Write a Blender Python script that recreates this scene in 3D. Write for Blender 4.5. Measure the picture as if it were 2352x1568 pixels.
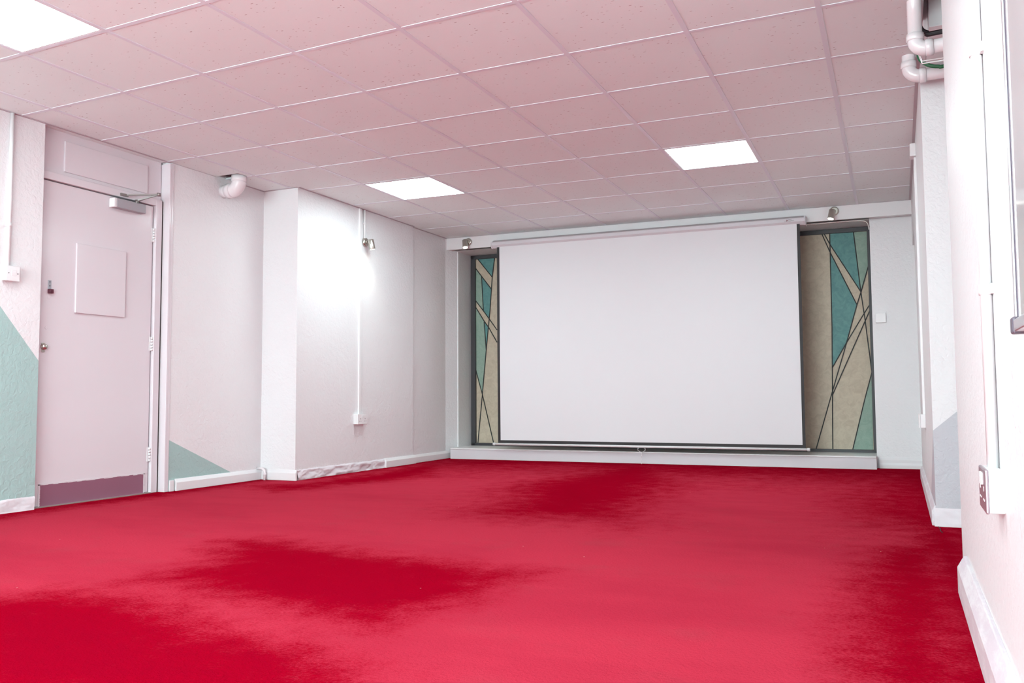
import bpy, bmesh, math, random
from mathutils import Vector, Matrix, noise
random.seed(7)
for o in list(bpy.data.objects): bpy.data.objects.remove(o)
C = bpy.context.scene.collection
sc = bpy.context.scene
# ---------------------------------------------------------------- camera
CAM = Vector((3.8688, -2.6905, 0.6740))
cam_d = bpy.data.cameras.new('camera'); cam = bpy.data.objects.new('camera', cam_d); C.objects.link(cam)
cam_d.sensor_width = 36.0; cam_d.sensor_fit = 'HORIZONTAL'
cam_d.lens = 1943.66 / 2352 * 36.0
cam_d.clip_start = 0.02
CAMROWS = [(0.909733, 0.415151, -0.00598), (-0.031469, 0.054582, -0.998013), (-0.414, 0.908114, 0.062719)]
r, d, f = [Vector(v) for v in CAMROWS]
M = Matrix((( r.x, -d.x, -f.x, CAM.x), (r.y, -d.y, -f.y, CAM.y), (r.z, -d.z, -f.z, CAM.z), (0, 0, 0, 1)))
cam.matrix_world = M
sc.camera = cam
# ---------------------------------------------------------------- world, exposure, ceiling panels' light
w = bpy.data.worlds.new('world'); sc.world = w; w.use_nodes = True
w.node_tree.nodes['Background'].inputs[0].default_value = (0.02, 0.02, 0.022, 1)
w.node_tree.nodes['Background'].inputs[1].default_value = 1.0
vs = sc.view_settings
vs.view_transform = 'Standard'; vs.look = 'None'; vs.gamma = 1.0; vs.use_curve_mapping = False
vs.exposure = 0.48
PANEL_STRENGTH = 17.5
PANEL_COLOR = (0.80, 1.0, 1.0)
FILL_STRENGTH = 10.8
FILL_COLOR = (0.78, 1.0, 1.0)
SPOT_POWER = 4.0
H = 2.3687          # ceiling height
GX = {-1:(-0.628,.011),0:(-0.017,.004),1:(0.575,.010),2:(1.196,.008),3:(1.817,-.001),4:(2.412,.002),5:(3.021,-.006),6:(3.605,-.005)}
GY = {0:(0.029,-.026),1:(0.625,-.025),2:(1.201,-.005),3:(1.773,.009),4:(2.357,.019),5:(2.929,.035),6:(3.550,.035),7:(4.147,.040),8:(4.783,.033)}
for k in range(-10, 0): GY[k] = (0.029 + .6 * k, -.026)
def node_xy(i, j):
    a, b = GX[i]; c, e = GY[j]
    y = (c + e * a) / (1 - b * e); return (a + b * y, y)
PANELS = [(0, -1), (4, -1), (0, 5), (4, 5), (0, -7), (4, -7)]
ART_LINES= [[(3.311, 2.206), (3.307, 1.305), (3.282, 0.136)], [(3.241, 2.203), (3.309, 2.024), (3.533, 1.506)], [(3.262, 2.203), (3.311, 2.097), (3.571, 1.627)], [(3.523, 2.204), (3.571, 1.627), (3.598, 1.382), (3.643, 0.883)], [(3.653, 1.897), (3.571, 1.62), (3.533, 1.503), (3.427, 1.13), (3.294, 0.689), (3.131, 0.133)], [(3.659, 1.524), (3.585, 1.405), (3.434, 1.152), (3.3, 0.914)], [(3.657, 1.474), (3.603, 1.353), (3.399, 0.894), (3.293, 0.652)], [(3.646, 0.868), (3.578, 0.621), (3.457, 0.14)], [(-0.414, 2.21), (-0.231, 1.987)], [(-0.433, 2.096), (-0.24, 1.85)], [(-0.202, 2.204), (-0.231, 1.987), (-0.261, 1.613), (-0.309, 1.172), (-0.359, 0.669), (-0.415, 0.135)], [(-0.362, 2.002), (-0.341, 1.617)], [(-0.333, 1.492), (-0.309, 1.172)], [(-0.435, 1.732), (-0.341, 1.614), (-0.27, 1.52), (-0.176, 1.393)], [(-0.435, 1.657), (-0.333, 1.499), (-0.279, 1.427), (-0.177, 1.256)], [(-0.438, 0.957), (-0.359, 0.684), (-0.223, 0.138)]]
TEAL= [[(3.311, 2.201), (3.523, 2.199), (3.571, 1.627), (3.311, 2.097)], [(3.312, 2.024), (3.533, 1.506), (3.427, 1.13), (3.3, 0.914)], [(-0.407, 2.205), (-0.202, 2.203), (-0.231, 1.987)], [(-0.362, 2.002), (-0.24, 1.85), (-0.27, 1.52), (-0.341, 1.614)], [(-0.333, 1.492), (-0.279, 1.427), (-0.309, 1.172)]]
MINT= [[(3.523, 2.199), (3.661, 2.197), (3.655, 1.894), (3.571, 1.623)], [(3.645, 0.861), (3.634, 0.143), (3.457, 0.14)], [(-0.43, 2.088), (-0.362, 2.002), (-0.341, 1.617), (-0.435, 1.732)], [(-0.435, 1.657), (-0.333, 1.499), (-0.309, 1.172), (-0.359, 0.684), (-0.438, 0.957)]]
BLOBS= [[(0.95, 0.41), (1.12, 0.54), (1.79, 0.4), (2.37, 0.35), (2.62, 0.32), (2.57, 0.06), (2.6, -0.17), (2.51, -0.33), (2.5, -0.6), (2.39, -0.65), (2.06, -0.52), (1.49, -0.4), (1.24, -0.47), (1.25, -0.21), (1.27, -0.02)], [(0.98, -0.98), (1.07, -0.76), (1.16, -0.58), (1.52, -0.56), (2.1, -0.72), (2.4, -0.78), (2.62, -0.89), (2.87, -1.13), (1.93, -1.54)], [(1.18, 3.22), (1.3, 4.02), (1.33, 5.39), (1.94, 5.39), (2.4, 3.7), (2.5, 2.17), (2.61, 1.51), (2.23, 1.6), (1.87, 1.54), (1.59, 1.61)], [(3.72, 1.32), (4.09, 1.71), (4.06, 0.8), (4.03, -0.51), (3.76, -0.63), (3.7, -0.09), (3.69, 0.5)], [(-0.12, 2.09), (0.36, 3.45), (-0.32, 5.02), (-0.38, 3.82), (-0.36, 2.62), (-0.66, 2.34)]]
# ---------------------------------------------------------------- helpers
def mat(name, color=(.8,.8,.8), rough=.5, metal=0.0, spec=.5):
    m = bpy.data.materials.new(name); m.use_nodes = True
    b = m.node_tree.nodes['Principled BSDF']
    b.inputs['Base Color'].default_value = (*color, 1); b.inputs['Roughness'].default_value = rough
    b.inputs['Metallic'].default_value = metal; b.inputs['Specular IOR Level'].default_value = spec
    return m
class NT:
    def __init__(s, m): s.t = m.node_tree; s.b = s.t.nodes['Principled BSDF']; s.pos = None
    def n(s, typ, **kw):
        x = s.t.nodes.new(typ)
        for k, v in kw.items(): setattr(x, k, v)
        return x
    def l(s, a, b): s.t.links.new(a, b)
    def coord(s):
        if not s.pos: s.pos = s.n('ShaderNodeTexCoord').outputs['Object']
        return s.pos
    def mapping(s, scale=(1,1,1), rot=(0,0,0)):
        m = s.n('ShaderNodeMapping'); m.inputs['Scale'].default_value = scale; m.inputs['Rotation'].default_value = rot
        s.l(s.coord(), m.inputs[0]); return m.outputs[0]
    def noise(s, scale, detail=3, rough=.5, vec=None, dist=0):
        x = s.n('ShaderNodeTexNoise'); x.inputs['Scale'].default_value = scale; x.inputs['Detail'].default_value = detail
        x.inputs['Roughness'].default_value = rough; x.inputs['Distortion'].default_value = dist
        s.l(vec or s.coord(), x.inputs['Vector']); return x.outputs['Fac']
    def math(s, op, a, b=0.0, clamp=False):
        x = s.n('ShaderNodeMath', operation=op, use_clamp=clamp)
        for i, v in enumerate((a, b)):
            if isinstance(v, (int, float)): x.inputs[i].default_value = v
            else: s.l(v, x.inputs[i])
        return x.outputs[0]
    def ramp(s, fac, lo, hi, a=0.0, b=1.0):
        x = s.n('ShaderNodeMapRange'); x.interpolation_type = 'SMOOTHSTEP'
        s.l(fac, x.inputs[0]); x.inputs[1].default_value = lo; x.inputs[2].default_value = hi
        x.inputs[3].default_value = a; x.inputs[4].default_value = b; return x.outputs[0]
    def mix(s, fac, a, b):
        x = s.n('ShaderNodeMix', data_type='RGBA')
        if isinstance(fac, float): x.inputs[0].default_value = fac
        else: s.l(fac, x.inputs[0])
        for i, v in ((6, a), (7, b)):
            if isinstance(v, tuple): x.inputs[i].default_value = (*v, 1)
            else: s.l(v, x.inputs[i])
        return x.outputs[2]
    def bump(s, h, strength=.2, dist=.01):
        x = s.n('ShaderNodeBump'); x.inputs['Strength'].default_value = strength; x.inputs['Distance'].default_value = dist
        s.l(h, x.inputs['Height']); s.l(x.outputs[0], s.b.inputs['Normal'])
    def xyz(s):
        x = s.n('ShaderNodeSeparateXYZ'); s.l(s.coord(), x.inputs[0]); return x.outputs
def new_bm(): return bmesh.new()
def box(bm, x0, x1, y0, y1, z0, z1, mi=0):
    v = [bm.verts.new(p) for p in ((x0,y0,z0),(x1,y0,z0),(x1,y1,z0),(x0,y1,z0),(x0,y0,z1),(x1,y0,z1),(x1,y1,z1),(x0,y1,z1))]
    for q in ((3,2,1,0),(4,5,6,7),(0,1,5,4),(1,2,6,5),(2,3,7,6),(3,0,4,7)):
        f = bm.faces.new([v[i] for i in q]); f.material_index = mi
    return v
def slab(bm, pts, z0, z1, mi=0):
    """vertical prism over an xy outline (counter-clockwise)"""
    a = [bm.verts.new((x, y, z0)) for x, y in pts]; b = [bm.verts.new((x, y, z1)) for x, y in pts]
    n = len(pts)
    fs = [bm.faces.new(a[::-1]), bm.faces.new(b)] + [bm.faces.new((a[i], a[(i+1)%n], b[(i+1)%n], b[i])) for i in range(n)]
    for f in fs: f.material_index = mi
def extrude_profile(bm, prof, p0, p1, side, mi=0):
    """profile [(out, z)] swept from p0 to p1 (xy), out along side vector"""
    s = Vector((side[0], side[1], 0)).normalized()
    rings = []
    for p in (p0, p1):
        rings.append([bm.verts.new((p[0]+s.x*o, p[1]+s.y*o, z)) for o, z in prof])
    n = len(prof)
    for i in range(n):
        f = bm.faces.new((rings[0][i], rings[0][(i+1)%n], rings[1][(i+1)%n], rings[1][i])); f.material_index = mi
    bm.faces.new(rings[0][::-1]).material_index = mi; bm.faces.new(rings[1]).material_index = mi
def tube(bm, path, rad, seg=20, cap=True, mi=0, axis=None):
    path = [Vector(p) for p in path]
    rads = rad if isinstance(rad, (list, tuple)) else [rad]*len(path)
    t0 = (path[1]-path[0]).normalized()
    u = t0.orthogonal().normalized(); rings = []
    for i, p in enumerate(path):
        if i == 0: t = t0
        elif i == len(path)-1: t = (path[i]-path[i-1]).normalized()
        else: t = ((path[i]-path[i-1]).normalized() + (path[i+1]-path[i]).normalized()).normalized()
        if axis: t = axis
        u = (u - t*u.dot(t)).normalized(); v = t.cross(u)
        rings.append([bm.verts.new(p + (u*math.cos(a)+v*math.sin(a))*rads[i]) for a in [2*math.pi*k/seg for k in range(seg)]])
    for a, b in zip(rings, rings[1:]):
        for k in range(seg):
            f = bm.faces.new((a[k], a[(k+1)%seg], b[(k+1)%seg], b[k])); f.smooth = True; f.material_index = mi
    if cap:
        bm.faces.new(rings[0][::-1]).material_index = mi; bm.faces.new(rings[-1]).material_index = mi
def arc(c, a, b, R, n=10):
    """quarter turn about c: from c+a*R to c+b*R"""
    c, a, b = Vector(c), Vector(a), Vector(b)
    return [c + (a*math.cos(t)+b*math.sin(t))*R for t in [math.pi/2*k/n for k in range(n+1)]]
def obj(name, bm, m, parent=None, bevel=0, smooth=False):
    bmesh.ops.recalc_face_normals(bm, faces=bm.faces)
    me = bpy.data.meshes.new(name); bm.to_mesh(me); bm.free()
    for mm in (m if isinstance(m, (list, tuple)) else [m]): me.materials.append(mm)
    o = bpy.data.objects.new(name, me); C.objects.link(o)
    if parent: o.parent = parent
    if bevel:
        md = o.modifiers.new('bevel', 'BEVEL'); md.width = bevel; md.segments = 3; md.limit_method = 'ANGLE'; md.angle_limit = math.radians(40)
        md.harden_normals = False
    return o
def tag(o, label, cat, group=None, kind=None):
    o['label'] = label; o['category'] = cat
    if group: o['group'] = group
    if kind: o['kind'] = kind
    return o
def thing(name, label, cat, loc=(0,0,0), group=None, kind=None):
    o = bpy.data.objects.new(name, None); C.objects.link(o); o.location = loc; o.empty_display_size = .05
    return tag(o, label, cat, group, kind)
def part(name, bm, m, parent, bevel=0):
    """part built in world coordinates, hung under its thing"""
    root = parent; off = Vector((0,0,0))
    while root: off += root.location; root = root.parent
    bmesh.ops.translate(bm, verts=bm.verts, vec=-off)
    o = obj(name, bm, m, parent, bevel)
    return o
# the back of the room runs very slightly askew: y = off + .04 x
SK = .04
def B(x, off): return (x, off + SK*x)
# ---------------------------------------------------------------- materials
def wall_material():
    m = mat('painted_wall', (.80,.785,.80), .42, spec=.4); t = NT(m); X, Y, Z = t.xyz()
    # mint shapes painted on the left wall, a pale grey one on the right
    below1 = t.math('LESS_THAN', t.math('ADD', Z, t.math('MULTIPLY', t.math('SUBTRACT', Y, .551), 1.23)), 1.21)
    z1 = t.math('MULTIPLY', t.math('MULTIPLY', below1, t.math('LESS_THAN', Y, .815)), t.math('LESS_THAN', X, -.85))
    below2 = t.math('LESS_THAN', t.math('ADD', Z, t.math('MULTIPLY', t.math('SUBTRACT', Y, 1.787), .451)), .380)
    z2 = t.math('MULTIPLY', t.math('MULTIPLY', below2, t.math('GREATER_THAN', Y, 1.5)), t.math('LESS_THAN', X, -.85))
    mint = t.math('MAXIMUM', z1, z2)
    face = t.math('MULTIPLY', t.math('LESS_THAN', t.math('SUBTRACT', Z, t.math('MULTIPLY', t.math('SUBTRACT', X, 4.02), .87)), .480),
                  t.math('MULTIPLY', t.math('GREATER_THAN', X, 4.0199), t.math('LESS_THAN', t.math('ABSOLUTE', t.math('SUBTRACT', Y, 2.115)), .004)))
    side = t.math('MULTIPLY', t.math('LESS_THAN', t.math('ADD', Z, t.math('MULTIPLY', t.math('SUBTRACT', Y, 2.115), .60)), .480),
                  t.math('MULTIPLY', t.math('GREATER_THAN', X, 4.01), t.math('MULTIPLY', t.math('GREATER_THAN', Y, 2.0), t.math('LESS_THAN', Y, 3.0))))
    grey = t.math('MAXIMUM', face, side)
    c = t.mix(mint, (.80,.785,.80), (.385,.545,.525)); c = t.mix(grey, c, (.53,.53,.57))
    t.l(c, t.b.inputs['Base Color'])
    n1 = t.noise(38, 3, .55, dist=.6); n2 = t.noise(7, 2)
    t.bump(t.math('ADD', n1, t.math('MULTIPLY', n2, .8)), .5, .009)
    return m
WALL = wall_material()
def plain_white(name, col=(.82,.80,.82), rough=.4, bump=.05, scale=25):
    m = mat(name, col, rough); t = NT(m); t.bump(t.noise(scale, 3), bump, .004); return m
GLOSS = plain_white('glossy_white_paint', (.80,.765,.79), .16, .22, 14)
DOORP = plain_white('glossy_door_paint', (.735,.68,.715), .2, .25, 10)
TRIM = plain_white('white_woodwork', (.80,.785,.80), .3, .15, 30)
ROUGHP = plain_white('broken_plaster', (.76,.72,.76), .6, .45, 50)
PLASTIC = mat('white_plastic', (.80,.78,.79), .28)
PIPEM = mat('white_pvc', (.80,.755,.775), .18)
SMETAL = mat('brushed_nickel', (.55,.53,.48), .3, 1.0)
CLOSER = mat('grey_paint', (.36,.34,.37), .4)
DARK = mat('dark_slot', (.03,.02,.02), .7)
GAP = mat('dark_gap', (.05,.04,.04), .9)
BLACK = mat('black_border', (.022,.018,.02), .6)
CHROME = mat('chrome', (.7,.68,.66), .15, 1.0)
FRAMEM = mat('dark_grey_frame', (.045,.042,.048), .45)
LEAD = mat('lead_line', (.02,.022,.022), .6)
def emit(name, col, s):
    m = mat(name, (.9,.9,.9), .4); b = m.node_tree.nodes['Principled BSDF']
    b.inputs['Emission Color'].default_value = (*col, 1); b.inputs['Emission Strength'].default_value = s; return m
LEDP = emit('led_diffuser', PANEL_COLOR, PANEL_STRENGTH)
LEDS = emit('lamp_lens', (1,.97,.80), 12.0)
def ceiling_material():
    m = mat('ceiling_tile', (.8,.78,.78), .85, spec=.2); t = NT(m)
    v = t.n('ShaderNodeTexVoronoi'); v.inputs['Scale'].default_value = 38; v.inputs['Randomness'].default_value = 1
    t.l(t.mapping((1,1.0,.01)), v.inputs['Vector'])
    # short worm-like pits, turned per cell by sampling two stretched patterns
    v2 = t.n('ShaderNodeTexVoronoi'); v2.inputs['Scale'].default_value = 20
    t.l(t.mapping((1.0,3.0,.01), (0,0,.7)), v2.inputs['Vector'])
    sp = t.n('ShaderNodeSeparateColor'); t.l(v.outputs['Color'], sp.inputs[0])
    sp2 = t.n('ShaderNodeSeparateColor'); t.l(v2.outputs['Color'], sp2.inputs[0])
    p1 = t.math('MULTIPLY', t.ramp(v.outputs['Distance'], .085, .14, 1, 0), t.math('GREATER_THAN', sp.outputs[0], .62))
    p2 = t.math('MULTIPLY', t.ramp(v2.outputs['Distance'], .11, .17, 1, 0), t.math('GREATER_THAN', sp2.outputs[1], .66))
    pit = t.math('MAXIMUM', p1, p2)
    stain = t.ramp(t.noise(1.1, 3), .35, .7)
    c = t.mix(stain, (.835,.90,.90), (.85,.915,.91))
    c = t.mix(t.math('MULTIPLY', pit, t.ramp(t.noise(5, 2), .35, .7, .25, .85)), c, (.36,.24,.25))
    t.l(c, t.b.inputs['Base Color'])
    t.bump(t.math('ADD', t.noise(150, 2), t.math('MULTIPLY', pit, -3)), .12, .002)
    return m
CEIL = ceiling_material()
GRID = plain_white('ceiling_grid_paint', (.765,.79,.85), .4, .02)
ANGLE = plain_white('wall_angle_shade', (.50,.44,.47), .5, .02)  # shadow gap along the walls put into this darker trim colour
def carpet_material():
    m = mat('red_carpet', (.5,.01,.03), .95, spec=.0); t = NT(m)
    a = t.n('ShaderNodeAttribute'); a.attribute_name = 'pile_tone'
    big = t.noise(1.6, 4, .6); mid = t.noise(9, 4, .65, vec=t.mapping((1,1.0,1))); fine = t.noise(90, 3, .7)
    k = t.math('ADD', a.outputs['Fac'], t.math('MULTIPLY', t.math('SUBTRACT', big, .5), .55))
    k = t.math('ADD', k, t.math('MULTIPLY', t.math('SUBTRACT', mid, .5), .85))
    k = t.math('ADD', k, t.math('MULTIPLY', t.math('SUBTRACT', fine, .5), .9))
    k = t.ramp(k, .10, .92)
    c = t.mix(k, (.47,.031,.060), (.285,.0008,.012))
    dirt = t.ramp(t.noise(3.2, 5, .6), .52, .75)
    wk = t.math('SUBTRACT', 1.0, k)
    c = t.mix(t.math('MULTIPLY', t.math('MULTIPLY', dirt, wk), .30), c, (.36,.05,.068))
    dull = t.ramp(t.noise(.9, 5, .62, vec=t.mapping((.6,1.5,1))), .42, .66)
    c = t.mix(t.math('MULTIPLY', t.math('MULTIPLY', dull, wk), .5), c, (.36,.018,.042))
    lint = t.n('ShaderNodeTexVoronoi'); lint.inputs['Scale'].default_value = 9; t.l(t.mapping((1,1,.01)), lint.inputs['Vector'])
    sp = t.n('ShaderNodeSeparateColor'); t.l(lint.outputs['Color'], sp.inputs[0])
    spk = t.math('MULTIPLY', t.ramp(lint.outputs['Distance'], .02, .032, 1, 0), t.math('GREATER_THAN', sp.outputs[0], .90))
    c = t.mix(t.math('MULTIPLY', spk, .7), c, (.8,.6,.5))
    t.l(c, t.b.inputs['Base Color'])
    t.b.inputs['Sheen Weight'].default_value = .0
    t.bump(t.math('ADD', fine, t.math('MULTIPLY', t.noise(60, 4, .8), .8)), .42, .009)
    return m
CARPET = carpet_material()
def mottled(name, a, b, rough=.55):
    m = mat(name, a, rough); t = NT(m)
    k = t.ramp(t.noise(14, 5, .65, dist=1.2), .3, .7); c = t.mix(k, a, b); t.l(c, t.b.inputs['Base Color']); return m
TAN = mottled('tan_glass', (.50,.41,.31), (.60,.51,.39))
TEALM = mottled('teal_glass', (.085,.235,.235), (.13,.31,.295))
MINTM = mottled('sage_glass', (.24,.35,.285), (.31,.42,.34))
# ---------------------------------------------------------------- floor
def seg_in(p, poly):
    x, y = p; ins = False; dm = 9
    n = len(poly)
    for i in range(n):
        x1, y1 = poly[i]; x2, y2 = poly[(i+1)%n]
        if (y1 > y) != (y2 > y) and x < (x2-x1)*(y-y1)/(y2-y1)+x1: ins = not ins
        dx, dy = x2-x1, y2-y1; t = max(0, min(1, ((x-x1)*dx+(y-y1)*dy)/(dx*dx+dy*dy+1e-9)))
        dm = min(dm, math.hypot(x-x1-t*dx, y-y1-t*dy))
    return dm if ins else -dm
bm = new_bm(); st = .04
xs = [-1.4 + st*i for i in range(int(6.2/st)+1)]; ys = [-6.2 + st*i for i in range(int(12.3/st)+1)]
vv = [[bm.verts.new((x, y, 0)) for x in xs] for y in ys]
for a, b in zip(vv, vv[1:]):
    for i in range(len(xs)-1): bm.faces.new((a[i], a[i+1], b[i+1], b[i]))
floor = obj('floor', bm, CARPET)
at = floor.data.attributes.new('pile_tone', 'FLOAT', 'POINT')
SOFT = [.22, .22, .50, .20, .30]
vals = []
for v in floor.data.vertices:
    p = (v.co.x, v.co.y); k = 0
    for poly, s in zip(BLOBS, SOFT):
        dd = seg_in(p, poly); k = max(k, min(1, max(0, .5 + dd/(2*s))))
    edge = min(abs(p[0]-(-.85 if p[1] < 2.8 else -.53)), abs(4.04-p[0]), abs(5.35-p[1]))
    k = max(k, .85*max(0, 1-edge/.35))  # tone also darkens towards the walls, the back and the far right
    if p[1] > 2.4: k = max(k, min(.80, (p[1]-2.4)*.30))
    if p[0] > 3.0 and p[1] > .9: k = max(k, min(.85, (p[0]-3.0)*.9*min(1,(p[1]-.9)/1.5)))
    vals.append(k)
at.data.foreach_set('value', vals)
tag(floor, 'worn red carpet covering the whole floor', 'floor', kind='structure')
bm = new_bm()
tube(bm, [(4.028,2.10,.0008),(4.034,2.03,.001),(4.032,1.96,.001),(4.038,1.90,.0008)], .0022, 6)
obj('carpet_seam', bm, mat('seam_dark', (.06,.002,.008), .9), floor)  # dark crack along the carpet seam
# ---------------------------------------------------------------- left wall
bm = new_bm()
box(bm, -1.4, -.90, -6.1, .805, 0, 2.72)
box(bm, -1.4, -.885, 1.80, 2.80, 0, 2.72)
box(bm, -1.4, -.533, 2.78, 4.58, 0, 2.72)
box(bm, -1.4, -.556, 4.58, 6.1, 0, 2.72)
box(bm, -1.4, -.975, .80, 1.81, 2.06, 2.72)
wall_left = obj('wall_left', bm, WALL)
tag(wall_left, 'white textured left wall with mint painted shapes and a projecting pier', 'wall', kind='structure')
bm = new_bm(); box(bm, -1.45, -1.4, -.1, 2.5, 0, 2.72); tag(obj('wall_outer', bm, WALL), 'plain wall behind the door recess', 'wall', kind='structure')
# transom panel over the door
bm = new_bm()
box(bm, -.980, -.962, .80, 1.775, 2.085, 2.60)
box(bm, -.965, -.950, .985, 1.645, 2.118, 2.318)
tag(obj('trim_1', bm, DOORP, bevel=.004), 'white painted transom board with a raised rectangle above the door', 'panel', kind='structure')
# door
door = thing('door_1', 'glossy white flush door with a metal kick plate in the left wall', 'door', (-.96, 1.70, 0), kind='structure')
bm = new_bm(); box(bm, -1.0, -.958, .79, 1.703, .008, 2.036)
part('door_leaf', bm, DOORP, door, .002)
bm = new_bm()
box(bm, -1.02, -.935, 1.712, 1.766, 0, 2.085); box(bm, -1.02, -.938, .79, 1.766, 2.042, 2.092)
part('door_frame', bm, DOORP, door, .004)
bm = new_bm()
box(bm, -1.02, -.880, 1.780, 1.798, 0, 2.36); box(bm, -1.02, -.881, 1.797, 1.818, 0, 2.36)
part('architrave', bm, DOORP, door, .003)
bm = new_bm(); box(bm, -.956, -.943, 1.766, 1.7805, 0, 2.085); part('side_gap', bm, GAP, door)
bm = new_bm(); box(bm, -1.0, -.93, .80, 1.71, 0, .006); part('threshold', bm, mat('threshold_strip', (.45,.42,.40), .4, .6), door)
bm = new_bm(); box(bm, -.9585, -.9555, .876, 1.672, .006, .139)
KICK = mat('carpet_tinted_metal', (.33,.155,.225), .42, .35); t = NT(KICK)  # mauve is the carpet reflection painted into the metal colour
t.bump(t.noise(30, 4, .6), .1, .003)
kp = part('kick_plate', bm, KICK, door); kp['label'] = 'metal kick plate, carpet reflection tinted into it, with paint flaking at its edges'
bm = new_bm()
for (y0,y1,z0,z1) in ((.868,1.68,.137,.144),(1.664,1.675,.0,.14),(.868,.878,0,.14)):
    n = 24
    for i in range(n):
        if y1-y0 > z1-z0: a = y0+(y1-y0)*i/n; box(bm, -.9585, -.9545, a, a+(y1-y0)/n, z0+random.uniform(-.004,.001), z1)
        else: a = z0+(z1-z0)*i/n; box(bm, -.9585, -.9545, y0, y1+random.uniform(-.006,.002) if y0>1 else y1+random.uniform(0,.003), a, a+(z1-z0)/n)
part('paint_edge', bm, DOORP, kp)
bm = new_bm(); box(bm, -.9585, -.945, 1.086, 1.470, 1.218, 1.672)
nb = part('painted_board', bm, DOORP, door, .003)
for zc in (1.829, 1.049, .270):
    bm = new_bm()
    for k in range(5):
        z0 = zc-.05+.02*k; tube(bm, [(-.949,1.7075,z0+.0018),(-.949,1.7075,z0+.0182)], .0088, 12)
    box(bm, -.9585, -.955, 1.690, 1.707, zc-.05, zc+.05)
    part('hinge', bm, TRIM, door)
bm = new_bm(); box(bm, -.957, -.905, 1.352, 1.593, 1.957, 2.020)
cl = part('door_closer', bm, CLOSER, door, .004); cl['label'] = 'grey overhead door closer with folded steel arm'
bm = new_bm(); box(bm, -.957, -.906, 1.330, 1.352, 1.957, 2.019); part('closer_end_cap', bm, PLASTIC, cl, .004)
bm = new_bm()
def flatbar(bm, a, b, w=.011, h=.004):
    a, b = Vector(a), Vector(b); t = (b-a).normalized(); s = t.cross(Vector((0,0,1))).normalized()
    vs_ = []
    for p in (a, b):
        for sx, sz in ((-1,-1),(1,-1),(1,1),(-1,1)): vs_.append(bm.verts.new(p + s*sx*w + Vector((0,0,sz*h))))
    for q in ((0,1,2,3),(7,6,5,4),(0,4,5,1),(1,5,6,2),(2,6,7,3),(3,7,4,0)): bm.faces.new([vs_[i] for i in q])
P0, P1, P2 = (-.93,1.535,2.040), (-.80,1.606,2.085), (-.935,1.445,2.062)
flatbar(bm, P0, P1, .008, .005); flatbar(bm, P1, P2, .008, .005)
tube(bm, [(-.93,1.535,2.015),(-.93,1.535,2.046)], .012, 14); tube(bm, [(-.80,1.606,2.074),(-.80,1.606,2.096)], .013, 14)
box(bm, -.945, -.925, 1.40, 1.46, 2.050, 2.068)
part('closer_arm', bm, mat('dark_steel_arm', (.30,.28,.27), .45, .7), cl)
bm = new_bm(); box(bm, -.9585, -.954, .895, .918, 1.352, 1.408)
kpr = part('hasp_plate', bm, mat('dull_steel', (.42,.42,.46), .4, .7), door, .002)
for z in (1.372, 1.397):
    bm = new_bm(); tube(bm, [(-.956,.906,z),(-.9525,.906,z)], .0035, 10); part('screw', bm, DARK, kpr)
bm = new_bm(); box(bm, -.9585, -.935, .894, .922, 1.325, 1.352); part('catch', bm, mat('dark_red_rubber', (.09,.012,.03), .5), kpr, .003)
bm = new_bm(); tube(bm, [(-.9585,.878,.988),(-.95,.878,.988),(-.938,.878,.988),(-.936,.878,.988)], [.022,.020,.015,.004], 20)
box(bm, -.9585, -.952, .862, .884, .955, 1.012)
part('lock_cylinder', bm, SMETAL, door)
for y, z in ((.905,1.30),(.893,1.108)):
    bm = new_bm(); tube(bm, [(-.9585,y,z),(-.9568,y,z)], [.011,.009], 16); part('filler_dot', bm, DOORP, door)
# skirting of the left side
def skirt(bm, p0, p1, side, h=.085, th=.026):
    extrude_profile(bm, [(0,0),(th,0),(th,h*.70),(th*.35,h),(0,h)], p0, p1, side)
bm = new_bm()
skirt(bm, (-.888,1.875), (-.888,2.78), (1,0)); skirt(bm, (-.86,2.783), (-.515,2.783), (0,-1), .085, .022)
skirt(bm, (-.535,4.06), (-.535,4.60), (1,0), .085, .03); skirt(bm, (-.558,4.60), (-.558,5.36), (1,0), .08, .024)
box(bm, -.90, -.872, 1.825, 1.862, 0, .078)
tag(obj('baseboard_left', bm, TRIM, bevel=.003), 'white bevelled skirting along the left wall and pier', 'skirting board', kind='structure')
def rubble(bm, y0, y1, x, h, st=.012, amp=.008, axis='y', sgn=1):
    n = int((y1-y0)/st); m_ = 12; g = []
    for i in range(n+1):
        y = y0+(y1-y0)*i/n; top = h+ .006*noise.noise(Vector((y*9,1.3,0)))+.004*noise.noise(Vector((y*40,4,0))); row = []
        for j in range(m_+1):
            z = top*j/m_; e = 0 if j == m_ else (amp*(.55+.9*noise.noise(Vector((y*9,z*26,7)))+.35*noise.noise(Vector((y*30,z*80,2)))))
            row.append(bm.verts.new((x+sgn*max(e,0), y, z)))
        g.append(row)
    for a, b in zip(g, g[1:]):
        for j in range(m_): bm.faces.new((a[j], b[j], b[j+1], a[j+1])).smooth = True
    # back sheet gives it body
    return g
bm = new_bm(); rubble(bm, 2.80, 4.06, -.5325, .083, amp=.015); rubble(bm, -2.0, .803, -.8995, .082, amp=.008)
tag(obj('trim_2', bm, ROUGHP), 'broken painted plaster along the foot of the left wall where skirting is missing', 'plaster', kind='structure')
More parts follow.
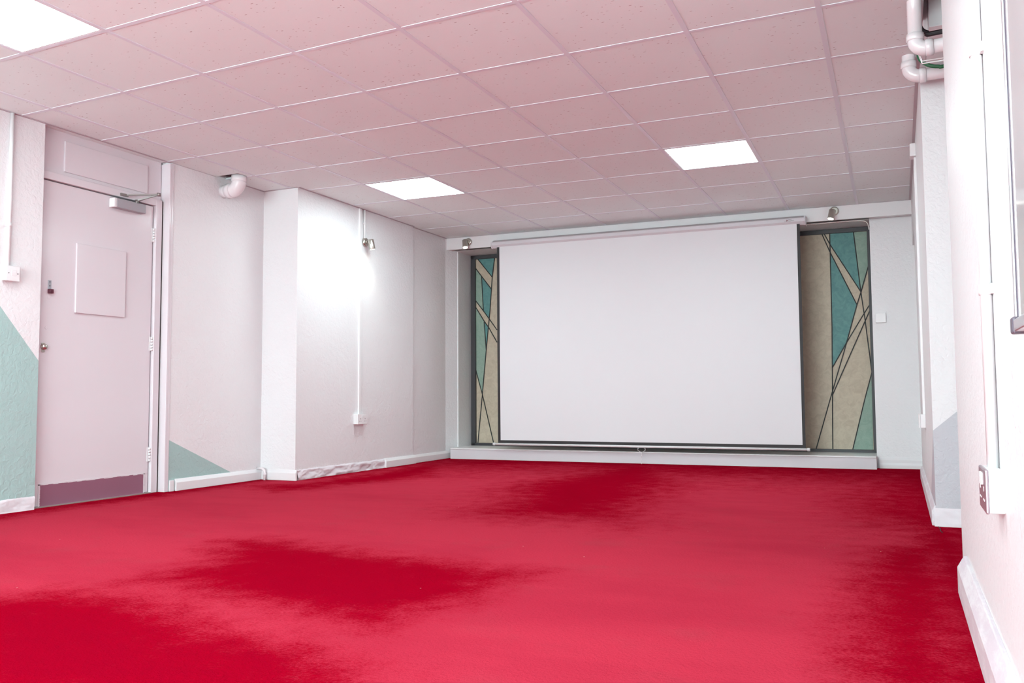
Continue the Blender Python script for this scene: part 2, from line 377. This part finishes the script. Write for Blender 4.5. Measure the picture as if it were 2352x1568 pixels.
# ---------------------------------------------------------------- back wall with the window recess
bm = new_bm()
XL, XR = -.62, 3.672
OFG = 5.79
slab(bm, [B(-.62,5.31), B(-.556,5.31), B(-.499,5.47), B(-.487,5.47), B(-.487,6.1), B(-.62,6.1)], 0, 2.72)            # left return
slab(bm, [B(XR,5.45), B(4.20,5.45), B(4.20,6.1), B(XR,6.1)], 0, 2.72)                  # right full-height part
slab(bm, [B(-.487,5.36), B(XR,5.36), B(XR,6.1), B(-.487,6.1)], 2.243, 2.72)            # soffit
slab(bm, [B(-.60,5.86), B(4.1,5.86), B(4.1,6.1), B(-.60,6.1)], 0, 2.72)
wall_back = tag(obj('wall_back', bm, WALL), 'white back wall with a shallow window recess', 'wall', kind='structure')
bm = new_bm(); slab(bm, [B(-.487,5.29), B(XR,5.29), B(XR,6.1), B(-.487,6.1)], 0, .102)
tag(obj('trim_7', bm, plain_white('plinth_shade_paint', (.65,.61,.645), .5, .12, 30)), 'low plinth under the sill of the back recess, greyed for the screen shade', 'plinth', kind='structure')  # shade below the screen put into a greyer plinth colour
bm = new_bm(); slab(bm, [B(-.60,5.325), B(4.06,5.325), B(4.06,5.40), B(-.60,5.40)], 2.243, 2.72)
tag(obj('trim_3', bm, plain_white('beam_paint', (.80,.775,.785), .4, .06)), 'white boxed beam across the top of the back wall', 'beam', kind='structure')
bm = new_bm(); slab(bm, [B(-.487,5.282), B(XR,5.282), B(XR,5.86), B(-.487,5.86)], .101, .114)
tag(obj('trim_4', bm, TRIM, bevel=.003), 'white painted sill on the low plinth below the coloured panels', 'sill', kind='structure')
bm = new_bm()
extrude_profile(bm, [(0,0),(.03,0),(.03,.03),(.02,.05),(.02,.075),(.006,.098),(0,.098)], B(3.69,5.452), B(4.05,5.452), (.04,-1))
tag(obj('baseboard_back', bm, TRIM, bevel=.002), 'white moulded skirting at the right end of the back wall', 'skirting board', kind='structure')
# window with coloured panes
win = thing('window_1', 'dark framed coloured glass window of tan, teal and sage shapes in the back recess', 'window', (0, OFG, .115), kind='structure')
def plate(bm, poly, off0, off1, mi=0):
    a = [bm.verts.new((*B(x, off0), z)) for x, z in poly]; b = [bm.verts.new((*B(x, off1), z)) for x, z in poly]
    n = len(poly); fs = [bm.faces.new(a), bm.faces.new(b[::-1])] + [bm.faces.new((a[i], b[i], b[(i+1)%n], a[(i+1)%n])) for i in range(n)]
    for f in fs: f.material_index = mi
bm = new_bm()
for r_ in ((-.484,-.432,.112,2.240),(3.640,3.675,.112,2.240),(-.484,3.675,2.200,2.240),(-.484,3.675,.112,.142)):
    plate(bm, [(r_[0],r_[2]),(r_[1],r_[2]),(r_[1],r_[3]),(r_[0],r_[3])], OFG-.025, OFG+.04)
part('window_frame', bm, FRAMEM, win, .002)
bm = new_bm(); plate(bm, [(-.45,.13),(3.668,.13),(3.668,2.21),(-.45,2.21)], OFG+.004, OFG+.012, 0)
for p_ in TEAL: plate(bm, p_, OFG+.001, OFG+.0045, 1)
for p_ in MINT: plate(bm, p_, OFG+.0012, OFG+.0047, 2)
part('panes', bm, [TAN, TEALM, MINTM], win)
bm = new_bm()
for ln in ART_LINES:
    for (x1,z1),(x2,z2) in zip(ln, ln[1:]):
        dx, dz = x2-x1, z2-z1; L_ = math.hypot(dx,dz); nx, nz = -dz/L_*.0048, dx/L_*.0048
        plate(bm, [(x1+nx,z1+nz),(x1-nx,z1-nz),(x2-nx,z2-nz),(x2+nx,z2+nz)], OFG-.003, OFG+.002)
part('lead_lines', bm, LEAD, win)
# ---------------------------------------------------------------- right wall
bm = new_bm()
box(bm, 4.02, 4.7, 2.115, 4.75, 0, 2.9)
box(bm, 4.05, 4.7, 4.75, 6.1, 0, 2.9)
box(bm, 4.02, 4.06, 4.75, 6.1, 1.985, 2.9)
tag(obj('wall_right', bm, WALL), 'white far right wall with a pale grey painted shape at its foot', 'wall', kind='structure')
bm = new_bm(); box(bm, 4.06, 4.62, -4.7, .80, 0, 2.9); tag(obj('wall_right', bm, WALL), 'bright white near right wall carrying the whiteboard and conduit', 'wall', kind='structure')
bm = new_bm(); box(bm, 4.62, 4.75, -4.7, 2.115, 0, 2.9); tag(obj('wall_right', bm, WALL), 'white back of the deep recess in the right wall behind the pipes', 'wall', kind='structure')
SCUFF = mat('scuffed_white_paint', (.7,.6,.66), .45); t = NT(SCUFF)
k = t.ramp(t.noise(22, 5, .7, vec=t.mapping((1,.25,1))), .42, .62)
t.l(t.mix(k, (.65,.57,.62), (.74,.70,.725)), t.b.inputs['Base Color']); t.bump(t.noise(40, 4, .7), .3, .005)
bm = new_bm()
skirt(bm, (4.061,-4.65), (4.061,.56), (-1,0), .125, .032)
skirt(bm, (4.0215,2.14), (4.0215,4.70), (-1,0), .10, .020)
tag(obj('baseboard_right', bm, SCUFF, bevel=.003), 'scuffed white skirting along the right wall', 'skirting board', kind='structure')
bm = new_bm()
g = []
for i in range(90):
    x = 4.012 + .6*i/89; row = []
    for j in range(9):
        z = .092*j/8; e = .006*max(0,.5+.9*noise.noise(Vector((x*22,z*35,3)))) if j < 8 else 0
        row.append(bm.verts.new((x, 2.1145-e, z)))
    g.append(row)
for a, b in zip(g, g[1:]):
    for j in range(8): bm.faces.new((a[j], b[j], b[j+1], a[j+1])).smooth = True
tag(obj('trim_5', bm, ROUGHP), 'rough white plaster foot of the right recess face', 'plaster', kind='structure')
bm = new_bm(); box(bm, -1.4, 4.7, -5.0, -4.7, 0, .35); box(bm, -1.4, 4.7, -5.0, -4.7, 2.22, 2.9); box(bm, -1.4, -.4, -5.0, -4.7, .35, 2.22); box(bm, 3.6, 4.7, -5.0, -4.7, .35, 2.22); tag(obj('wall_front', bm, WALL), 'plain white wall behind the camera', 'wall', kind='structure')
WIN = emit('fill_glass', FILL_COLOR, FILL_STRENGTH)  # unseen glowing window added to lift the ceiling and near walls
wn = thing('fill_window', 'wide unseen window added behind the camera as fill light', 'window', (1.6, -4.7, .35), kind='structure')
bm = new_bm(); box(bm, -.4, 3.6, -4.86, -4.85, .35, 2.22); part('glass', bm, WIN, wn)
bm = new_bm()
for x0 in (-.4, .92, 2.26, 3.55): box(bm, x0, x0+.05, -4.85, -4.78, .35, 2.22)
box(bm, -.4, 3.6, -4.85, -4.78, .35, .40); box(bm, -.4, 3.6, -4.85, -4.78, 2.17, 2.22)
part('window_frame', bm, TRIM, wn, .003)
# boxed duct inside the recess top
bm = new_bm(); box(bm, 4.043, 4.62, 1.47, 2.114, 2.312, 2.9); box(bm, 4.0205, 4.043, 1.52, 2.114, 2.316, 2.9)
tag(obj('trim_6', bm, TRIM, bevel=.004), 'white boxing above the pipes in the right recess', 'boxing', kind='structure')
# ---------------------------------------------------------------- ceiling
bm = new_bm()
def cell(i, j):
    a = node_xy(i,j); b = node_xy(i+1,j) if i < 6 else (4.02, node_xy(6,j)[1]+.41*GY[j][1])
    c = node_xy(i+1,j+1) if i < 6 else (4.02, node_xy(6,j+1)[1]+.41*GY[j+1][1]); d_ = node_xy(i,j+1)
    return [a, b, c, d_]
GY[9] = (5.50, .033)
def tile(pts, z=H+.0031):
    slab(bm, pts, z, z+.015)
for j in range(-8, 9):
    for i in range(-1, 7):
        if (i, j) in PANELS: continue
        q = cell(i, j); tile([(x, y) for x, y in q])
    q = cell(-1, j); x0, y0 = q[0]; x3, y3 = q[3]
    wl = -.96 if .2 < (y0+y3)/2 < 2 else -.92
    if j == 3:      # the cut edge tile around the soil pipe
        tile([(wl,y0),(x0,y0),(x3,2.235),(wl,2.235)]); tile([(-.665,2.235),(x3,2.235),(x3,y3),(-.665,y3)])
    elif y3 < 2.9 or True: tile([(wl,y0),(x0,y0),(x3,y3),(wl,y3)])
ceiling = tag(obj('ceiling', bm, CEIL), 'suspended ceiling of pitted square tiles', 'ceiling', kind='structure')
bm = new_bm()
def bar(p, q, w=.012, z0=H, z1=H+.003):
    p, q = Vector((*p,0)), Vector((*q,0)); t_ = (q-p).normalized(); s = Vector((-t_.y, t_.x, 0))*w
    slab(bm, [tuple((p-s).xy), tuple((q-s).xy), tuple((q+s).xy), tuple((p+s).xy)], z0, z1)
for i in range(-1, 7):
    a, b = GX[i]; bar((a-6*b,-6),(a+5.5*b,5.5))
for j in range(-9, 9):
    c_, e = GY[j]; bar((-.9 if c_ < 2.8 else -.53, c_-.9*e), (4.02, c_+4.02*e), .0115, H+.0006, H+.0030)
part('ceiling_grid', bm, GRID, ceiling)
bm = new_bm()
def angle(p, q, side, w=.017):
    p, q = Vector((*p,0)), Vector((*q,0)); s = Vector((*side,0))*w
    pts = [tuple(p.xy), tuple(q.xy), tuple((q+s).xy), tuple((p+s).xy)]
    a = sum(pts[i][0]*pts[(i+1)%4][1]-pts[(i+1)%4][0]*pts[i][1] for i in range(4))
    if a < 0: pts = pts[::-1]
    slab(bm, pts, H-.001, H+.002)
angle((-.90,-6),(-.90,2.23),(1,0)); angle((-.885,2.40),(-.885,2.78),(1,0)); angle((-.885,2.78),(-.533,2.78),(0,-1)); angle((-.533,2.78),(-.533,4.58),(1,0)); angle((-.556,4.58),(-.556,5.31),(1,0))
angle((4.02,-6),(4.02,5.5),(-1,0)); angle(B(-.556,5.325),B(4.02,5.325),(0,-1),.006)
part('wall_angle', bm, ANGLE, ceiling)
bm = new_bm(); box(bm, -1.4, 4.75, -6.3, 6.1, 2.9, 2.95); tag(obj('ceiling_slab', bm, WALL), 'plain slab hidden above the suspended ceiling', 'ceiling', kind='structure')
# LED panels
PL = ['square LED ceiling panel nearest the door, cut by the left top corner of the photo', 'square LED ceiling panel out of view above the right front carpet',
      'square LED ceiling panel above the left wall pier', 'square LED ceiling panel above the right half of the projector screen',
      'square LED ceiling panel behind the camera on the left', 'square LED ceiling panel behind the camera on the right']
for (i, j), lab in zip(PANELS, PL):
    q = cell(i, j); cx = sum(p[0] for p in q)/4; cy = sum(p[1] for p in q)/4
    e = thing('ceiling_light', lab, 'ceiling light', (cx, cy, H), 'LED ceiling panels')
    def inset(k): return [(cx+(x-cx)*k, cy+(y-cy)*k) for x, y in q]
    bm = new_bm(); o_, n_ = inset(.962), inset(.935)
    for k in range(4):
        slab(bm, [o_[k], o_[(k+1)%4], n_[(k+1)%4], n_[k]], H+.001, H+.012)
    part('frame', bm, PLASTIC, e)
    bm = new_bm(); slab(bm, inset(.936), H+.003, H+.010); part('diffuser', bm, LEDP, e)
    bm = new_bm(); slab(bm, inset(.96), H+.012, H+.03); part('housing', bm, PLASTIC, e)
# ---------------------------------------------------------------- projector screen
scr = thing('projector_screen', 'large white pull-down projector screen with black borders on the back wall', 'projector screen', (1.59, 5.28, 2.24))
hp = [(5.323,2.203),(5.323,2.288),(5.255,2.288),(5.250,2.272),(5.205,2.264),(5.200,2.232),(5.232,2.203)]
bm = new_bm()
def prof_x(bm, prof, x0, x1, mi=0):
    a = [bm.verts.new((*B(x0,o),z)) for o,z in prof]; b = [bm.verts.new((*B(x1,o),z)) for o,z in prof]; n = len(prof)
    for f in [bm.faces.new(a), bm.faces.new(b[::-1])]+[bm.faces.new((a[i],b[i],b[(i+1)%n],a[(i+1)%n])) for i in range(n)]: f.material_index = mi
prof_x(bm, hp, .045, 3.130)
HOUS = mat('housing_white', (.68,.645,.68), .35)
LIP = mat('lip_grey', (.50,.455,.475), .45)
part('housing', bm, HOUS, scr, .002)
bm = new_bm(); prof_x(bm, [(5.251,2.2735),(5.256,2.290),(5.247,2.2905),(5.203,2.268),(5.2035,2.2625)], .046, 3.129); part('mounting_lip', bm, LIP, scr)
for x0, x1 in ((.030,.046),(3.129,3.145)):
    bm = new_bm(); prof_x(bm, [(o+(.003 if o > 5.3 else -.003), z+(.002 if z > 2.23 else -.003)) for o, z in hp], x0, x1)
    part('end_cap', bm, HOUS, scr, .002)
# maker's mark on the case
bm = new_bm()
def mk(pts, w, mi):
    for (x1,z1),(x2,z2) in zip(pts, pts[1:]):
        dx, dz = x2-x1, z2-z1; L_ = math.hypot(dx,dz)+1e-9; nx, nz = -dz/L_*w, dx/L_*w
        plate(bm, [(x1+nx,z1+nz),(x1-nx,z1-nz),(x2-nx,z2-nz),(x2+nx,z2+nz)], 5.1965, 5.207, mi)
mk([(2.986,2.2355),(2.987,2.246),(2.983,2.252)], .0022, 0); mk([(2.987,2.245),(2.994,2.251)], .0018, 0)
mk([(2.994,2.249),(3.004,2.255),(3.016,2.256),(3.026,2.251),(3.028,2.241)], .0011, 1)
mk([(2.999,2.240),(3.024,2.241)], .0026, 2); mk([(2.962,2.2365),(2.979,2.2375)], .002, 2); mk([(3.031,2.242),(3.047,2.243)], .0022, 2)
part('logo', bm, [mat('dark_red_ink', (.16,.02,.03), .5), mat('grey_ink', (.22,.2,.22), .5), mat('pale_grey_ink', (.45,.42,.44), .5)], scr)
def fabric(x0, x1, z0, z1, off, m_, name, parent):
    bm = new_bm(); nx, nz = 60, 30; th = .0008; sides = []
    for s in (0, 1):
        g = []
        for i in range(nx+1):
            row = []
            for j in range(nz+1):
                u, v = i/nx, j/nz; x = x0+(x1-x0)*u; z = z0+(z1-z0)*v
                X_ = (x-.09)/3.0; Z_ = (z-.17)/2.03
                wv = .006*(1-Z_)*math.sin(X_*math.pi*2.0+.6) + .004*(1-Z_)*math.sin((X_-.5)*9+Z_*4)
                row.append(bm.verts.new((x, off+SK*x+wv+s*th, z)))
            g.append(row)
        for a, b in zip(g, g[1:]):
            for j in range(nz):
                f = bm.faces.new((a[j], b[j], b[j+1], a[j+1])); f.smooth = True
        sides.append(g)
    return part(name, bm, m_, parent)
SCRW = mat('screen_white', (.76,.74,.765), .7, spec=.2); 
fabric(.092, 3.094, .172, 2.215, 5.222, BLACK, 'border', scr)
fabric(.122, 3.068, .208, 2.215, 5.2195, SCRW, 'screen_surface', scr)
bm = new_bm(); tube(bm, [(*B(.058,5.222),.168),(*B(3.112,5.222),.168)], .0115, 16); rod = part('bottom_rod', bm, PLASTIC, scr)
for x0, x1 in ((.040,.062),(3.108,3.130)):
    bm = new_bm(); tube(bm, [(*B(x0,5.222),.168),(*B(x1,5.222),.168)], .0145, 16); part('rod_cap', bm, PLASTIC, rod)
bm = new_bm(); y_ = B(1.597,5.222)[1]-.002
tube(bm, [(1.577,y_,.158),(1.560,y_,.150),(1.560,y_,.132),(1.597,y_,.112),(1.634,y_,.132),(1.634,y_,.150),(1.617,y_,.158)], .002, 8)
part('pull_handle', bm, PLASTIC, scr)
bm = new_bm()
tube(bm, [(1.597,y_,.113),(1.598,y_,.09),(1.594,y_,.075),(1.599,y_,.06),(1.595,y_,.04),(1.593,y_-.004,.018)], .0018, 8)
tube(bm, [(1.596,y_,.082),(1.596,y_,.070)], .005, 10); tube(bm, [(1.593,y_-.004,.020),(1.597,y_-.006,.003)], [.003,.0055], 10)
part('pull_cord', bm, PLASTIC, scr)
# ---------------------------------------------------------------- spotlights
def spotlight(label, base, normal, pivot, dirv, blen=.092, br=.0285):
    base, normal, pivot, dirv = Vector(base), Vector(normal).normalized(), Vector(pivot), Vector(dirv).normalized()
    e = thing('wall_spotlight', label, 'spotlight', tuple(base), 'brushed steel spotlights')
    bm = new_bm(); tube(bm, [base, base+normal*.012, base+normal*.022, base+normal*.024], [.041,.041,.036,.03], 28); part('base', bm, SMETAL, e)
    bm = new_bm(); tube(bm, [base+normal*.02, pivot-dirv*.0], .0075, 12); tube(bm, [base+normal*.02, base+normal*.034], .014, 14)
    part('arm', bm, SMETAL, e)
    a = pivot - dirv*.035; b = a + dirv*blen
    bm = new_bm(); tube(bm, [a, a+dirv*.003, b-dirv*.002, b, b-dirv*.003, b-dirv*.008], [br*.9,br,br,br*.97,br*.86,br*.84], 28, axis=dirv)
    part('barrel', bm, SMETAL, e)
    bm = new_bm(); tube(bm, [b-dirv*.0085, b-dirv*.0015], [br*.85, br*.84], 24); part('lens', bm, LEDS, e)
    ld = bpy.data.lights.new('spot_bulb', 'SPOT'); ld.energy = SPOT_POWER; ld.spot_size = math.radians(95); ld.spot_blend = .9; ld.color = (1,.93,.80); ld.shadow_soft_size = .02
    lo = bpy.data.objects.new('bulb', ld); C.objects.link(lo); lo.parent = e
    lo.location = b + dirv*.006 - base; lo.rotation_euler = dirv.to_track_quat('-Z', 'Y').to_euler()
bb = B(-.285,5.325)
spotlight('small steel spotlight on the beam left of the projector screen', (bb[0],bb[1],2.312), (.04,-1,0), (bb[0]-.012,bb[1]-.06,2.292), (.22,-.30,-.92))
bb = B(3.385,5.325)
spotlight('small steel spotlight on the beam right of the projector screen', (bb[0],bb[1],2.322), (.04,-1,0), (bb[0]-.018,bb[1]-.06,2.292), (-.17,-.28,-.92))
spotlight('steel spotlight on the left wall pier beside the surface conduit', (-.533,3.727,2.072), (1,0,0), (-.458,3.722,2.055), (.14,.16,-.95))
# ---------------------------------------------------------------- conduits, sockets
def screw(bm, p, n, r=.004):
    p, n = Vector(p), Vector(n); tube(bm, [p, p+n*.0012], r, 10)
# left wall pier socket run
e = thing('wall_socket', 'white double socket box low on the left wall pier', 'socket', (-.533, 3.643, .463))
bm = new_bm(); box(bm, -.5335, -.494, 3.570, 3.716, .420, .508); part('back_box', bm, PLASTIC, e, .004)
bm = new_bm(); box(bm, -.494, -.485, 3.569, 3.717, .419, .509); fp = part('face_plate', bm, PLASTIC, e, .003)
def one(name, parent, m, *a):
    bm = new_bm(); box(bm, *a); return part(name, bm, m, parent)
for yc in (3.606, 3.680):
    one('pin_slot', fp, DARK, -.4855, -.4843, yc-.0022, yc+.0022, .464, .473)
    for s in (-1,1): one('pin_slot', fp, DARK, -.4855, -.4843, yc+s*.011-.0035, yc+s*.011+.0035, .446, .4495)
for a in (3.629, 3.645): one('rocker_switch', fp, TRIM, -.486, -.4815, a, a+.012, .476, .496)
def straight(name, label, cat, b, ml, group=None, bevel=0): return tag(obj(name, b, ml, bevel=bevel), label, cat, group)
bm = new_bm(); box(bm, -.534, -.518, 3.634, 3.662, .508, H-.002)
straight('cable_trunking', 'slim white trunking running from the ceiling down to the socket on the left wall pier', 'conduit', bm, PLASTIC, bevel=.002)
bm = new_bm(); tube(bm, [(-.523,3.712,2.105),(-.523,3.712,H-.002)], .0095, 14)
cd = thing('cable_conduit', 'short white conduit from the ceiling to the left wall spotlight', 'conduit', (-.523,3.712,2.24)); part('tube', bm, PLASTIC, cd)
bm = new_bm(); tube(bm, [(-.523,3.712,2.232),(-.523,3.712,2.250)], .0115, 14); box(bm, -.534, -.528, 3.690, 3.734, 2.233, 2.249); tube(bm, [(-.53,3.692,2.241),(-.520,3.692,2.241)], .006, 12)
part('saddle_clip', bm, PLASTIC, cd)
# switch by the door
e = thing('light_switch', 'white light switch box on the left wall beside the door', 'light switch', (-.90, .594, 1.40))
bm = new_bm(); box(bm, -.9005, -.862, .553, .634, 1.360, 1.446); part('back_box', bm, PLASTIC, e, .004)
bm = new_bm(); box(bm, -.862, -.853, .550, .636, 1.358, 1.448); fp = part('face_plate', bm, PLASTIC, e, .004)
bm = new_bm(); box(bm, -.8535, -.851, .582, .612, 1.390, 1.424); part('rocker_switch', bm, TRIM, fp, .001)
for y in (.566, .622):
    bm = new_bm(); screw(bm, (-.853, y, 1.404), (1,0,0), .0032); part('screw', bm, DARK, fp)
cd = thing('cable_conduit', 'white surface conduit running up from the light switch beside the door', 'conduit', (-.888,.583,1.9))
bm = new_bm(); tube(bm, [(-.889,.583,1.445),(-.889,.583,H-.002)], .0115, 16); part('tube', bm, PLASTIC, cd)
bm = new_bm(); tube(bm, [(-.889,.583,1.684),(-.889,.583,1.704)], .0135, 16); box(bm, -.9005, -.896, .553, .613, 1.685, 1.703)
for y in (.558,.608): screw(bm, (-.896,y,1.694), (1,0,0), .005)
part('saddle_clip', bm, PLASTIC, cd)
# blanking plate on back wall
bm = new_bm(); bx = B(3.742,5.45); box(bm, 3.700, 3.785, bx[1]-.018, bx[1]+.01, 1.300, 1.388)
straight('blanking_plate', 'square white blanking plate at the right end of the back wall', 'wall plate', bm, PLASTIC, bevel=.003)
# right far wall: junction box, trunking, socket
bm = new_bm(); box(bm, 3.985, 4.0205, 3.42, 3.52, 2.232, 2.318)
straight('junction_box', 'small white junction box high on the right wall under the ceiling', 'junction box', bm, PLASTIC, bevel=.004)
bm = new_bm(); box(bm, 4.006, 4.0205, 3.42, 3.452, .53, 2.222)
straight('cable_trunking', 'slim white trunking down the far right wall to its low socket', 'conduit', bm, PLASTIC, bevel=.002)
e = thing('wall_socket', 'white socket box low on the far right wall at the end of its trunking', 'socket', (4.02, 3.47, .487))
bm = new_bm(); box(bm, 3.990, 4.0205, 3.40, 3.546, .443, .530); part('back_box', bm, PLASTIC, e, .004)
bm = new_bm(); box(bm, 3.981, 3.990, 3.399, 3.547, .442, .531); part('face_plate', bm, PLASTIC, e, .003)
# near right pier: conduit and metal socket
cd = thing('cable_conduit', 'white surface conduit down the near right wall to the metal faced socket', 'conduit', (4.048,-.6,1.2))
bm = new_bm(); tube(bm, [(4.0475,-.60,.512),(4.0475,-.60,H-.002)], .0115, 20); part('tube', bm, PLASTIC, cd)
for zc in (.895, 1.425):
    bm = new_bm(); tube(bm, [(4.0475,-.60,zc-.011),(4.0475,-.60,zc+.011)], .0140, 20); box(bm, 4.054, 4.0605, -.63, -.57, zc-.011, zc+.011)
    tube(bm, [(4.0605,-.625,zc),(4.052,-.625,zc)], .0065, 12); part('saddle_clip', bm, PLASTIC, cd, 0)
e = thing('wall_socket', 'double socket with a metal face on the near right wall under its conduit', 'socket', (4.06, -.61, .463))
bm = new_bm(); box(bm, 4.0315, 4.0605, -.683, -.537, .424, .512); part('back_box', bm, PLASTIC, e, .003)
bm = new_bm(); box(bm, 4.0245, 4.0315, -.684, -.536, .422, .513); fp = part('face_plate', bm, mat('brushed_steel_plate', (.50,.42,.47), .35, .85), e, .004); fp['label'] = 'brushed steel face plate'
for a in (-.606,-.630): one('rocker_switch', fp, PLASTIC, 4.0205, 4.025, a, a+.016, .478, .503)
for yc in (-.649, -.571):
    one('pin_slot', fp, PLASTIC, 4.0238, 4.025, yc-.0025, yc+.0025, .466, .476)
    for s in (-1,1): one('pin_slot', fp, PLASTIC, 4.0238, 4.025, yc+s*.011-.0035, yc+s*.011+.0035, .446, .450)
# whiteboard on the near right wall
wb = thing('whiteboard', 'wall-mounted whiteboard with grey frame cut off by the right edge of the photo', 'whiteboard', (4.05, -1.7, 1.3))
ALU = mat('aluminium', (.62,.60,.63), .3, .7)
bm = new_bm(); box(bm, 4.044, 4.0595, -2.30, -1.145, .785, 1.98); part('writing_surface', bm, mat('whiteboard_enamel', (.60,.59,.61), .07), wb)
bm = new_bm()
box(bm, 4.040, 4.0605, -1.147, -1.135, .775, 1.99); box(bm, 4.040, 4.0605, -2.31, -2.298, .775, 1.99)
box(bm, 4.038, 4.0605, -2.31, -1.135, 1.975, 1.99); 
part('frame', bm, ALU, wb, .001)
bm = new_bm(); box(bm, 4.0425, 4.0445, -1.150, -1.147, .79, 1.975); part('frame_groove', bm, mat('dark_groove', (.10,.08,.11), .6), wb)  # dark strip standing in for the groove inside the frame
bm = new_bm(); box(bm, 4.036, 4.0605, -2.30, -1.15, .768, .788); part('bottom_rail', bm, ALU, wb, .004)
bm = new_bm(); box(bm, 4.034, 4.061, -1.158, -1.130, .765, .792); part('corner_cap', bm, mat('dark_grey_plastic', (.12,.10,.13), .4), wb, .004)
# ---------------------------------------------------------------- pipes
def elbow_pipe(name, label, p_top, corner, p_end, r, R, sock=1.16, cat='pipe', reverse=False):
    """vertical run from p_top to corner, quarter bend, horizontal run to p_end"""
    e = thing(name, label, cat, tuple(corner))
    pt, c, pe = Vector(p_top), Vector(corner), Vector(p_end)
    up = (pt-c).normalized(); ou = (pe-c).normalized()
    cc = c + up*R + ou*R
    bend = arc(cc, -ou, -up, R, 12)
    bm = new_bm()
    if (pt-c).length > R+.02: tube(bm, [pt, c+up*R], r, 28); part('vertical_pipe', bm, PIPEM, e)
    else: bm.free()
    bm = new_bm(); tube(bm, [c+ou*R, pe], r, 28); part('horizontal_pipe', bm, PIPEM, e)
    bm = new_bm(); tube(bm, bend, r*1.09, 28)
    s0 = c+up*R; tube(bm, [s0-up*.004, s0, s0+up*r*.9, s0+up*(r*.9+.002)], [r*1.09, r*sock*1.06, r*sock*1.06, r*1.0], 28)
    s1 = c+ou*R; tube(bm, [s1-ou*.004, s1, s1+ou*r*.9, s1+ou*(r*.9+.002)], [r*1.09, r*sock*1.06, r*sock*1.06, r*1.0], 28)
    part('elbow', bm, PIPEM, e)
elbow_pipe('waste_pipe', 'upper of the two white waste pipes at the right ceiling edge, with a long drop', (3.981,1.30,2.65), (3.981,1.30,2.155), (4.61,1.30,2.185), .029, .042)
elbow_pipe('waste_pipe', 'lower of the two white waste pipes bending out of a right ceiling tile', (3.965,1.955,2.50), (3.965,1.955,2.262), (4.61,1.955,2.275), .030, .050)
elbow_pipe('soil_pipe', 'fat white soil pipe elbow from the ceiling into the left wall beyond the door', (-.728,2.315,2.50), (-.728,2.315,2.268), (-.90,2.315,2.268), .0500, .066, 1.10)
# small overflow pipe at the pier foot
e = thing('overflow_pipe', 'thin white overflow pipe elbow going into the carpet by the left wall pier', 'pipe', (-.81,2.735,.08))
bm = new_bm(); r_ = .0105
tube(bm, [(-.885,2.735,.092),(-.835,2.735,.092)]+arc((-.835,2.735,.060),(0,0,1),(1,0,0),.032,8)[1:]+[(-.803,2.735,.0)], r_, 16); part('pipe', bm, PIPEM, e)
bm = new_bm(); tube(bm, [(-.803,2.735,.036),(-.803,2.735,.058)], .0128, 16); part('collar', bm, PIPEM, e)
# cables
def cable(name, label, pts, r, m_, n=1, spread=0):
    bm = new_bm()
    for k in range(n):
        o_ = Vector((0, random.uniform(-spread,spread), random.uniform(-spread,spread)))
        P = [Vector(p)+o_ for p in pts]; out = []
        for a in range(len(P)-1):
            p0, p1, p2, p3 = P[max(a-1,0)], P[a], P[a+1], P[min(a+2,len(P)-1)]
            for s in range(6):
                u = s/6; out.append(.5*((2*p1)+(-p0+p2)*u+(2*p0-5*p1+4*p2-p3)*u*u+(-p0+3*p1-3*p2+p3)*u*u*u))
        out.append(P[-1]); tube(bm, out, r, 10)
    return tag(obj(name, bm, m_), label, 'cable')
cable('electric_cable', 'thick black cable slung behind the upper waste pipe in the right recess', [(3.975,1.40,2.42),(4.005,1.41,2.300),(4.035,1.42,2.268),(4.085,1.42,2.263),(4.60,1.42,2.29)], .0085, mat('black_rubber', (.02,.015,.02), .4), 2, .004)
cable('electric_cable', 'green cable sagging between the two white waste pipes', [(4.002,1.80,2.375),(4.008,1.80,2.300),(4.04,1.80,2.262),(4.09,1.80,2.243),(4.16,1.80,2.247),(4.62,1.82,2.33)], .0065, mat('green_pvc', (.01,.13,.05), .35), 3, .006)
cable('electric_cable', 'thin pale cables crossing the right recess above the green cable', [(3.97,1.38,2.36),(4.00,1.385,2.15),(4.08,1.39,2.125),(4.60,1.39,2.13)], .003, PLASTIC, 3, .010)
q = lambda x, off, z: (*B(x, off), z)
cable('electric_cable', 'white cable looping under the back beam to the right coloured panel', [q(3.12,5.40,2.238),q(3.22,5.42,2.237),q(3.38,5.42,2.239),q(3.50,5.42,2.238),q(3.58,5.42,2.236),q(3.635,5.42,2.228),q(3.660,5.42,2.200),q(3.668,5.43,2.150)], .004, mat('yellowed_pvc', (.72,.64,.62), .4))
